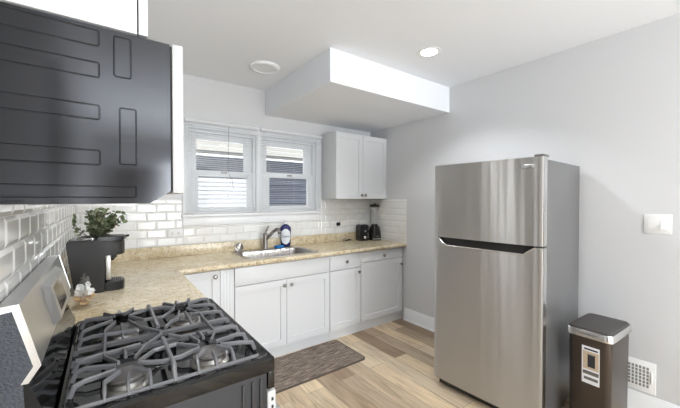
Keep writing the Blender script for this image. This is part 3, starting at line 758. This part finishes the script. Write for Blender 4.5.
# backguard
bm = nb(); BG = [(-.0155, 1.04), (-.0155, 1.209), (.020, 1.211), (.054, 1.074), (.033, 1.040)]
prism(bm, BG, 'y', RY1+.004, RY0-.004); bk = obj('backguard', bm, 'backguard', t, smooth=20)
for y0, y1 in ((RY1-.001, RY1+.004), (RY0-.004, RY0+.001)):
    bm = nb(); prism(bm, [(-.0155, 1.03), (-.0155, 1.196), (.010, 1.200), (.0415, 1.074), (.021, 1.04)], 'y', y0, y1); obj('end_panel', bm, 'textured', bk, smooth=0)
    bm = nb()
    prism(bm, [(.010, 1.2001), (-.0155, 1.1961), (-.0155, 1.211), (.021, 1.213), (.055, 1.074), (.034, 1.040), (.0212, 1.040), (.0417, 1.074)], 'y', y0, y1); obj('end_trim', bm, 'bright', bk, smooth=0)
bm = nb(); prism(bm, [(-.0155, .885), (-.0155, 1.0395), (.0325, 1.0395), (.060, .965), (.069, .945), (.069, .885)], 'y', RY1+.0, RY0-.0); lw = obj('backguard_base', bm, 'blackgloss', t, smooth=20)
bm = nb(); prism(bm, [(-.0155, .885), (-.0155, 1.0395), (.026, 1.0395), (.0262, 1.02), (.030, .95), (.030, .885)], 'y', RY1-.003, RY1-.0001); obj('end_panel', bm, 'textured', lw, smooth=0)
for i in range(13):  # small dark slots modelled for the wavy dark reflections on the vent strip
    bm = nb()
    y = RY1+.04+i*.052; v = Vector((.0325, 0, 1.0395)).lerp(Vector((.060, 0, .965)), .35); v2 = Vector((.0325, 0, 1.0395)).lerp(Vector((.060, 0, .965)), .75)
    tube(bm, [(v.x-.001, y-.010, v.z-.02), (v.x-.001, y+.010, v.z-.02)], .0035, 8)
    obj('reflection_slot', bm, 'slot', lw)
# control module
def bgx(z): return .020+(1.211-z)/(1.211-1.074)*.034
bm = nb()
y0, y1 = -2.07, -1.70
ou = [(y0, 1.082), (y0+.015, 1.195), (y1-.015, 1.195), (y1, 1.082)]
A = [bm.verts.new((bgx(z)-.001, y, z)) for y, z in ou]
ii = [(y0+.03, 1.090), (y0+.035, 1.185), (y1-.035, 1.185), (y1-.03, 1.090)]
B = [bm.verts.new((bgx(z)+.016, y, z)) for y, z in ii]
fs = [bm.faces.new(B)]
for i in range(4): fs.append(bm.faces.new((A[i], A[(i+1) % 4], B[(i+1) % 4], B[i])))
bmesh.ops.recalc_face_normals(bm, faces=fs); cm = obj('control_module', bm, 'backguard', bk, smooth=0)
bm = nb(); P_ = [(bgx(z)+.0163, y, z) for y, z in ((-2.0, 1.105), (-2.0, 1.176), (-1.84, 1.176), (-1.84, 1.105))]
bm.faces.new([bm.verts.new(p) for p in P_]); r = bmesh.ops.extrude_face_region(bm, geom=bm.faces[:]); bmesh.ops.translate(bm, vec=(.0012, 0, 0), verts=[v for v in r['geom'] if isinstance(v, bmesh.types.BMVert)])
bmesh.ops.recalc_face_normals(bm, faces=bm.faces); obj('clock_display', bm, 'display', cm, smooth=0)

# ---------------------------------------------------------------- coffee maker, plant, bag
t = thing('coffee_maker', 'dark brown-black pod coffee maker on the counter beside the stove backguard', 'coffee maker', (.12, -.96, .914))
y0, y1 = -1.03, -.87
bm = nb(); prism(bm, [(.035,.9145), (.163,.9145), (.167,.93), (.167,1.115), (.160,1.13), (.155,1.203), (.148,1.210), (.012,1.210), (.002,1.203), (.001,1.18), (.0235,1.0)], 'y', y0, y1)
bmesh.ops.bevel(bm, geom=list(bm.edges), offset=.004, segments=2, affect='EDGES'); kb = obj('housing', bm, 'darkgrey', t)
bm = nb(); hd = [(.135, y0+.002), (.215, y0+.002), (.250, y0+.02), (.264, y0+.055), (.264, y1-.055), (.250, y1-.02), (.215, y1-.002), (.135, y1-.002)]
prism(bm, hd, 'z', 1.118, 1.198); bmesh.ops.bevel(bm, geom=list(bm.edges), offset=.005, segments=2, affect='EDGES'); kh = obj('brew_head', bm, 'darkgrey', t)
bm = nb(); hd2 = [(x+(.006 if x > .2 else 0), y) for x, y in hd]; prism(bm, hd2, 'z', 1.2, 1.224); bmesh.ops.bevel(bm, geom=list(bm.edges), offset=.004, segments=2, affect='EDGES'); obj('lid', bm, 'black', kh)
bm = nb(); tube(bm, [(.262, -.95, 1.214), (.288, -.95, 1.221)], [.008, .006], 8); obj('lid_handle', bm, 'black', kh)
bm = nb(); prism(bm, rrect(.02, .13, y0+.015, y1-.015, .015), 'z', 1.2105, 1.221); obj('reservoir_lid', bm, 'film', t)
bm = nb(); lathe(bm, [(.022, 1.117), (.020, 1.095), (.010, 1.088), (.008, 1.08)], (.205, -.95, 0), n=20); obj('spout', bm, 'black', t)
bm = nb(); tr_ = [(.168, y0+.01), (.225, y0+.01), (.252, y0+.025), (.262, y0+.055), (.262, y1-.055), (.252, y1-.025), (.225, y1-.01), (.168, y1-.01)]
prism(bm, tr_, 'z', .9145, .966); bmesh.ops.bevel(bm, geom=list(bm.edges), offset=.004, segments=2, affect='EDGES'); dt = obj('drip_tray', bm, 'black', t)
bm = nb()
for i in range(7): box(bm, .185+i*.009, .189+i*.009, y0+.03, y1-.03, .9662, .9672)
for i in range(7): box(bm, .182+i*.0095, .186+i*.0095, y0+.008, y0+.0096, .925, .958)
obj('grille', bm, 'slot', dt, smooth=0)
bm = nb(); box(bm, .1702, .196, y0+.03, y1-.03, .975, 1.117, .004); obj('cup_guide', bm, 'alu', bpy.data.objects['coffee_maker'])

# plant
px, py = .118, -.74
t = thing('potted_plant', 'small eucalyptus plant in a black pot behind the coffee maker', 'plant', (px, py, .914))
bm = nb(); lathe(bm, [(.055, .9145), (.062, .93), (.075, 1.10), (.082, 1.19), (.085, 1.205), (.078, 1.205), (.074, 1.19), (.001, 1.188)], (px, py, 0), n=28); pot = obj('pot', bm, 'black', t)
bm = nb(); lathe(bm, [(.073, 1.189), (.07, 1.194), (.001, 1.196)], (px, py, 0), n=24); obj('soil', bm, 'soil', pot)
rs = random.Random(3)
bl = nb(); bs = nb()
def leaf(c, d, nrm, s):
    d = d.normalized(); sd = d.cross(nrm).normalized(); up = sd.cross(d)
    vs = []
    for i in range(8):
        a = 2*PI*i/8; vs.append(bl.verts.new(c+d*s*(1+math.cos(a))*.95+sd*s*.82*math.sin(a)+up*s*.18*math.cos(2*a)))
    m_ = bl.verts.new(c+d*s*.95-up*s*.1)
    for i in range(8): bl.faces.new((vs[i], vs[(i+1) % 8], m_))
dirs = []
for i in range(34):
    a = 2*PI*i/34*2.4+rs.random()*.5; tilt = rs.uniform(.05, .62); dirs.append((a, tilt, rs.uniform(.10, .20)))
dirs += [(3.25, .95, .19), (-.25, .60, .17), (3.0, .75, .19)]
for a, tilt, ln in dirs:
    d = Vector((math.cos(a)*math.sin(tilt)+(.42 if tilt < .7 else 0), math.sin(a)*math.sin(tilt), math.cos(tilt))).normalized()
    p = Vector((px, py, 1.19))+Vector((math.cos(a), math.sin(a), 0))*.02; pts = [p.copy()]
    nseg = 7
    for k in range(nseg):
        dd = (d+Vector((0,0,.12*(1-k/nseg)-.02*k))+Vector((rs.uniform(-.15,.15), rs.uniform(-.15,.15), 0))).normalized()
        p = p+dd*ln/nseg
        p.x = max(p.x, .02); pts.append(p.copy())
        if k >= 1:
            sdv = dd.cross(Vector((0,0,1))).normalized(); r0 = rs.random()*PI
            for s in (-1, 1):
                q = (sdv*math.cos(r0+k*1.5)+sdv.cross(dd)*math.sin(r0+k*1.5))*s
                leaf(p, (q+dd*.5), Vector((rs.uniform(-.6,.6), rs.uniform(-.9,.3), 1)).normalized(), rs.uniform(.011, .018))
    leaf(p, d, Vector((0,-.5,1)).normalized(), .009)
    tube(bs, pts, [.0018]*len(pts), 5)
for v in bl.verts: v.co.x = max(v.co.x, .012)
obj('foliage', bl, 'leaf', t, smooth=0); obj('stems', bs, 'stem', t)

# snack bag / jar of snacks
t = thing('snack_bag', 'clear plastic bag of beige snacks beside the coffee maker', 'bag', (.09, -1.2, .914))
bm = nb(); rs = random.Random(5)
bmesh.ops.create_icosphere(bm, subdivisions=3, radius=1)
for v in bm.verts:
    c = v.co; k = 1+.10*math.sin(7*c.x+3*c.z)+.06*math.sin(11*c.y)
    v.co = Vector((.088+c.x*.053*k, -1.27+c.y*.085*k, .9155+max(0, (c.z+1)*.068*k)))
    if c.z > .5: v.co.x += (.088-v.co.x)*(c.z-.5)*1.2; v.co.z += (c.z-.5)*.04
    v.co.x = max(v.co.x, .0235)
bg_ = obj('bag_film', bm, 'film', t, smooth=60)
bm = nb()
for i in range(30):
    c = Vector((.088+rs.uniform(-.028,.030), -1.27+rs.uniform(-.055,.055), .930+rs.uniform(0,.085)))
    f0 = len(bm.verts); r = bmesh.ops.create_icosphere(bm, subdivisions=1, radius=rs.uniform(.012,.017)); 
    bmesh.ops.scale(bm, vec=(1.3, 1, .7), verts=r['verts']); bmesh.ops.rotate(bm, cent=(0,0,0), matrix=Matrix.Rotation(rs.random()*3, 3, Vector((rs.random(), rs.random(), 1)).normalized()), verts=r['verts']); bmesh.ops.translate(bm, vec=c, verts=r['verts'])
    for v in r['verts']:
        for f in v.link_faces: f.material_index = 1 if c.z > .975 else 0
sn = obj('snacks', bm, ['beige', 'paper'], t); sn['kind'] = 'stuff'
# ---------------------------------------------------------------- toaster, blender
t = thing('toaster', 'black two-slot toaster in the counter corner left of the blender', 'toaster', (2.825, -.13, .914), math.radians(-12))
bm = nb(); prism(bm, rrect(-.068, .058, .008, .200, .026, 6), 'y', -.055, .07); bmesh.ops.bevel(bm, geom=[e for e in bm.edges if abs(e.verts[0].co.y-e.verts[1].co.y) < 1e-6], offset=.010, segments=3, affect='EDGES'); tb = obj('housing', bm, 'black', t, local=True)
bm = nb(); box(bm, -.06, .05, -.05, .065, 0, .009, .002); obj('base', bm, 'darkgrey', t, local=True)
bm = nb(); box(bm, -.045, -.02, -.045, .06, .1995, .2015); box(bm, .01, .035, -.045, .06, .1995, .2015); obj('slots', bm, 'slot', tb, local=True)
bm = nb(); box(bm, -.045, -.02, -.04, .055, .200, .208, .001); box(bm, .01, .035, -.04, .055, .200, .208, .001); obj('bread_guides', bm, 'bright', tb, local=True)
bm = nb(); box(bm, -.014, .004, -.070, -.0555, .115, .135, .003); obj('lever', bm, 'bright', tb, local=True)
bm = nb(); box(bm, -.009, -.001, -.058, -.0552, .05, .15); obj('lever_track', bm, 'slot', tb, local=True)
bm = nb(); lathe(bm, [(.019, -.0555), (.018, -.066), (.012, -.070), (.001, -.071)], (-.005, 0, .042), axis='y', n=20); obj('dial', bm, 'bright', tb, local=True)
bm = nb(); box(bm, .035, .05, -.0575, -.0552, .03, .10, .001); obj('button_strip', bm, 'cap', tb, local=True)
bx, by = 2.978, -.175
t = thing('blender', 'black blender with clear jar in the counter corner right of the toaster', 'blender', (bx, by, .914))
bm = nb(); zs_ = [(.068, .9145), (.070, .925), (.068, .945), (.062, 1.01), (.052, 1.08), (.046, 1.09)]
rings = []
for r_, z in zs_: rings.append([bm.verts.new((bx+p[0], by+p[1], z)) for p in rrect(-r_, r_, -r_, r_, r_*.45, 5)])
fs = [bm.faces.new(rings[0]), bm.faces.new(rings[-1])]
for k in range(len(rings)-1):
    n_ = len(rings[0])
    for i in range(n_): fs.append(bm.faces.new((rings[k][i], rings[k][(i+1) % n_], rings[k+1][(i+1) % n_], rings[k+1][i])))
bmesh.ops.recalc_face_normals(bm, faces=fs); bb = obj('motor_base', bm, 'darkgrey', t, smooth=50)
bm = nb(); prism(bm, [(bx+p[0], by+p[1]) for p in rrect(-.0725, .0725, -.0725, .0725, .032)], 'z', .930, .940); obj('band', bm, 'bright', bb)
bm = nb()
for i in range(3): box(bm, bx-.03+i*.022, bx-.014+i*.022, by-.0705, by-.062, .955, .972, .002)
obj('buttons', bm, 'cap', bb)
bm = nb(); lathe(bm, [(.040, 1.0905), (.042, 1.112), (.032, 1.117)], (bx, by, 0)); obj('collar', bm, 'black', t)
bm = nb(); lathe(bm, [(.030, 1.1175), (.034, 1.15), (.048, 1.335), (.049, 1.34)], (bx, by, 0), n=28); jr = obj('jar', bm, 'film', t)
bm = nb(); lathe(bm, [(.056, 1.3405), (.064, 1.346), (.064, 1.362), (.050, 1.370), (.024, 1.372), (.020, 1.382), (.001, 1.382)], (bx, by, 0), n=28); obj('lid', bm, 'black', t)

# ---------------------------------------------------------------- refrigerator
fr_ = thing('refrigerator', 'stainless steel top-freezer refrigerator standing against the right wall', 'refrigerator', (2.226, -1.688, 0), math.radians(3.49))
# local frame: +x depth to the wall, -y along the front toward the camera
FW, FH, FD = .745, 1.693, .748
bm = nb(); box(bm, .078, FD, -FW+.004, -.004, .035, FH-.012, .004); obj('cabinet', bm, 'steel_side', fr_, local=True)
bm = nb(); box(bm, .066, .0785, -FW+.015, -.015, .06, FH-.03); obj('door_gasket', bm, 'slot', fr_, local=True, smooth=0)
def door(name, z0, z1, cut=False):
    bm = nb(); n_ = 24
    def fx_(s):     # bowed front
        u = 2*s/FW-1; return -.010+.009*u*u+(.006*max(0, (abs(u)-.955)/.045)**2)
    ss = [FW*i/n_ for i in range(n_+1)]
    ss = [0, .004, .010, .018]+[s for s in ss if .02 < s < FW-.02]+[FW-.018, FW-.010, FW-.004, FW]
    zs = [z0, z0+.003]+([z1-.003, z1] if not cut else [z1-.003, z1])
    fl = [(fx_(s), -s) for s in ss]
    poly = fl+[(.066, -FW), (.066, 0)]
    prism(bm, poly, 'z', z0, z1)
    return obj(name, bm, ['steel', 'bright'], fr_, local=True, smooth=30)
fz = door('freezer_door', 1.152, FH)
# lower door with pocket handle cut: built as door up to the pocket then top strip pieces
P0, P1, Q0, Q1, ZP, ZT = .045, .705, .105, .640, 1.095, 1.143
bm = nb()
def fx_(s): u = 2*s/FW-1; return -.010+.009*u*u+(.006*max(0, (abs(u)-.955)/.045)**2)
n_ = 30
ss = sorted(set([0, .004, .010, .018, FW-.018, FW-.010, FW-.004, FW, P0, P1, Q0, Q1]+[FW*i/n_ for i in range(1, n_)]))
def ztop(s):
    if s <= P0 or s >= P1: return ZT
    if s < Q0: return ZT+(ZP-ZT)*(s-P0)/(Q0-P0)
    if s > Q1: return ZP+(ZT-ZP)*(s-Q1)/(P1-Q1)
    return ZP
fb = [bm.verts.new((fx_(s), -s, .070)) for s in ss]; ft = [bm.verts.new((fx_(s), -s, ztop(s))) for s in ss]
bb_ = [bm.verts.new((.066, -s, .070)) for s in ss]; kt = [bm.verts.new((.040, -s, ztop(s)-.004)) for s in ss]
kt2 = [bm.verts.new((.046, -s, ZT)) for s in ss]; bt_ = [bm.verts.new((.066, -s, ZT)) for s in ss]
fs = []
for i in range(len(ss)-1):
    for a, c_ in ((fb, ft), (ft, kt), (kt, kt2), (kt2, bt_), (bt_, bb_), (bb_, fb)):
        try:
            f = bm.faces.new((a[i], a[i+1], c_[i+1], c_[i])); fs.append(f)
            if a in (kt, ft) : f.material_index = 1 if (P0 <= ss[i] < P1) else 0
        except ValueError: pass
for i in (0, -1): fs.append(bm.faces.new((fb[i], ft[i], kt[i], kt2[i], bt_[i], bb_[i])))
bmesh.ops.recalc_face_normals(bm, faces=fs)
rd = obj('refrigerator_door', bm, ['steel', 'black'], fr_, local=True, smooth=30)
rd.data.materials[1] = M['pocket']
bm = nb()
pl = [(fx_(s)-.0025, -s, z) for s, z in ((P0, ZT), (Q0, ZP), ((Q0+Q1)/2, ZP), (Q1, ZP), (P1, ZT))]
tube(bm, pl, .0032, 6); obj('handle_trim', bm, 'bright', rd, local=True)
bm = nb(); prism(bm, [(fx_(s)+.006, -s) for s in (.03, .2, .37, .55, .715)]+[(.05, -.715), (.05, -.03)], 'z', 1.1435, 1.1515); obj('door_gap', bm, 'black', fz, local=True)
bm = nb(); box(bm, .030, .06, -FW+.03, -.03, .020, .066, .002); obj('kick_plate', bm, 'black', fr_, local=True)
bm = nb(); box(bm, .012, .105, -FW+.0, -FW+.055, FH+.0005, FH+.016, .005); obj('hinge_cover', bm, 'cap', fr_, local=True)
bm = nb(); box(bm, .017, .066, -FW-.0012, -FW-.0002, .07, 1.143); box(bm, .017, .066, -FW-.0012, -FW-.0002, 1.152, FH); obj('door_edge', bm, 'bright', fr_, local=True, smooth=0)
bm = nb(); s0 = .628; s1 = .700
bm = nb(); xb = fx_(.664)-.002; box(bm, xb-.002, xb+.004, -s1, -s0, 1.627, 1.650, .001); bdg = obj('badge', bm, 'bright', fz, local=True)
Rm = Matrix(((0,0,-1,0),(-1,0,0,0),(0,1,0,0),(0,0,0,1)))   # text x -> -y, text y -> +z, normal -> -x
text('badge_lettering', 'FRIGIDAIRE', .0115, 'ink', bdg, Matrix.Translation((xb-.0022, -(s0+s1)/2, 1.6385)) @ Rm)
for x in (.1, .68):
    for y in (-.08, -FW+.08): bm = nb(); lathe(bm, [(.02, 0), (.02, .036)], (x, y, 0), n=12); obj('foot', bm, 'black', fr_, local=True)

# ---------------------------------------------------------------- trash bin
t = thing('trash_bin', 'dark brown step trash bin with silver rim between refrigerator and wall register', 'trash can', (2.72, -2.588, 0), math.radians(-2))
bm = nb(); rings = []
hx, hy = .19, .118
for k, z in ((.90, .005), (.905, .02), (.935, .595)): rings.append([bm.verts.new((p[0], p[1], z)) for p in rrect(-hx*k, hx*k, -hy*k, hy*k, .035, 6)])
fs = [bm.faces.new(rings[0]), bm.faces.new(rings[-1])]; n_ = len(rings[0])
for k in range(2):
    for i in range(n_): fs.append(bm.faces.new((rings[k][i], rings[k][(i+1) % n_], rings[k+1][(i+1) % n_], rings[k+1][i])))
bmesh.ops.recalc_face_normals(bm, faces=fs); bb = obj('body', bm, 'binbody', t, local=True, smooth=40)
bm = nb(); ro = rrect(-hx, hx, -hy-.003, hy+.003, .04, 6)
A = [[bm.verts.new((p[0]*s, p[1]*s, z)) for p in ro] for s, z in ((.975, .59), (1.0, .594), (1.0, .630), (.985, .636), (.95, .636), (.95, .6))]
fs = []
for k in range(len(A)-1):
    for i in range(len(ro)): fs.append(bm.faces.new((A[k][i], A[k][(i+1) % len(ro)], A[k+1][(i+1) % len(ro)], A[k+1][i])))
bmesh.ops.recalc_face_normals(bm, faces=fs); obj('rim', bm, 'bright', t, local=True, smooth=40)
bm = nb(); r2 = rrect(-hx*.945, hx*.945, -hy*.945, hy*.945, .036, 6); 
A = [[bm.verts.new((p[0]*s, p[1]*s, z)) for p in r2] for s, z in ((1, .605), (1, .640), (.97, .646), (.5, .650))]
fs = [bm.faces.new(A[0]), bm.faces.new(A[-1])]
for k in range(3):
    for i in range(len(r2)): fs.append(bm.faces.new((A[k][i], A[k][(i+1) % len(r2)], A[k+1][(i+1) % len(r2)], A[k+1][i])))
bmesh.ops.recalc_face_normals(bm, faces=fs); obj('lid', bm, 'binlid', t, local=True, smooth=40)
bm = nb(); box(bm, -hx*.9-.045, -hx*.9+.0, -.05, .05, .012, .028, .005); obj('foot_pedal', bm, 'bright', t, local=True)
# label sticker on the -x face; face slopes slightly
def face_x(z): k = .905+(.935-.905)*(z-.02)/(.575); return -hx*k
def sticker(name, y0, y1, z0, z1, m_, par, e):
    bm = nb(); vs = [(face_x(z)-e, y, z) for y, z in ((y0, z0), (y1, z0), (y1, z1), (y0, z1))]
    f = bm.faces.new([bm.verts.new(v) for v in vs]); r = bmesh.ops.extrude_face_region(bm, geom=[f])
    bmesh.ops.translate(bm, vec=(-.0004, 0, 0), verts=[v for v in r['geom'] if isinstance(v, bmesh.types.BMVert)]); bmesh.ops.recalc_face_normals(bm, faces=bm.faces)
    return obj(name, bm, m_, par, local=True, smooth=0)
# local y: +y is far (left in photo)
st = sticker('label_sticker', -.058, .032, .312, .540, 'label', bb, .0005)
sticker('picture', -.054, .026, .400, .510, 'poster_tan', st, .0012)
sticker('pictured_bin', -.036, .002, .415, .488, 'ink', st, .0018)
sticker('pictured_lid', -.038, .004, .488, .494, 'cap', st, .0018)
sticker('barcode_panel', -.05, .02, .335, .352, 'cap', st, .0012)
sticker('text_bar', -.054, .026, .368, .390, 'cap', st, .0012)
sticker('title_bar', -.050, .020, .517, .527, 'ink', st, .0012)

# ---------------------------------------------------------------- floor mat
t = thing('kitchen_mat', 'brown woven floor mat in front of the sink cabinet', 'mat', (1.6, -.83, 0))
bm = nb(); prism(bm, rrect(1.06, 2.065, -1.085, -.605, .045, 6), 'z', .0005, .009); obj('mat_border', bm, 'matedge', t)
bm = nb(); prism(bm, rrect(1.072, 2.053, -1.073, -.617, .036, 6), 'z', .0092, .0105); obj('woven_top', bm, 'mat', t)
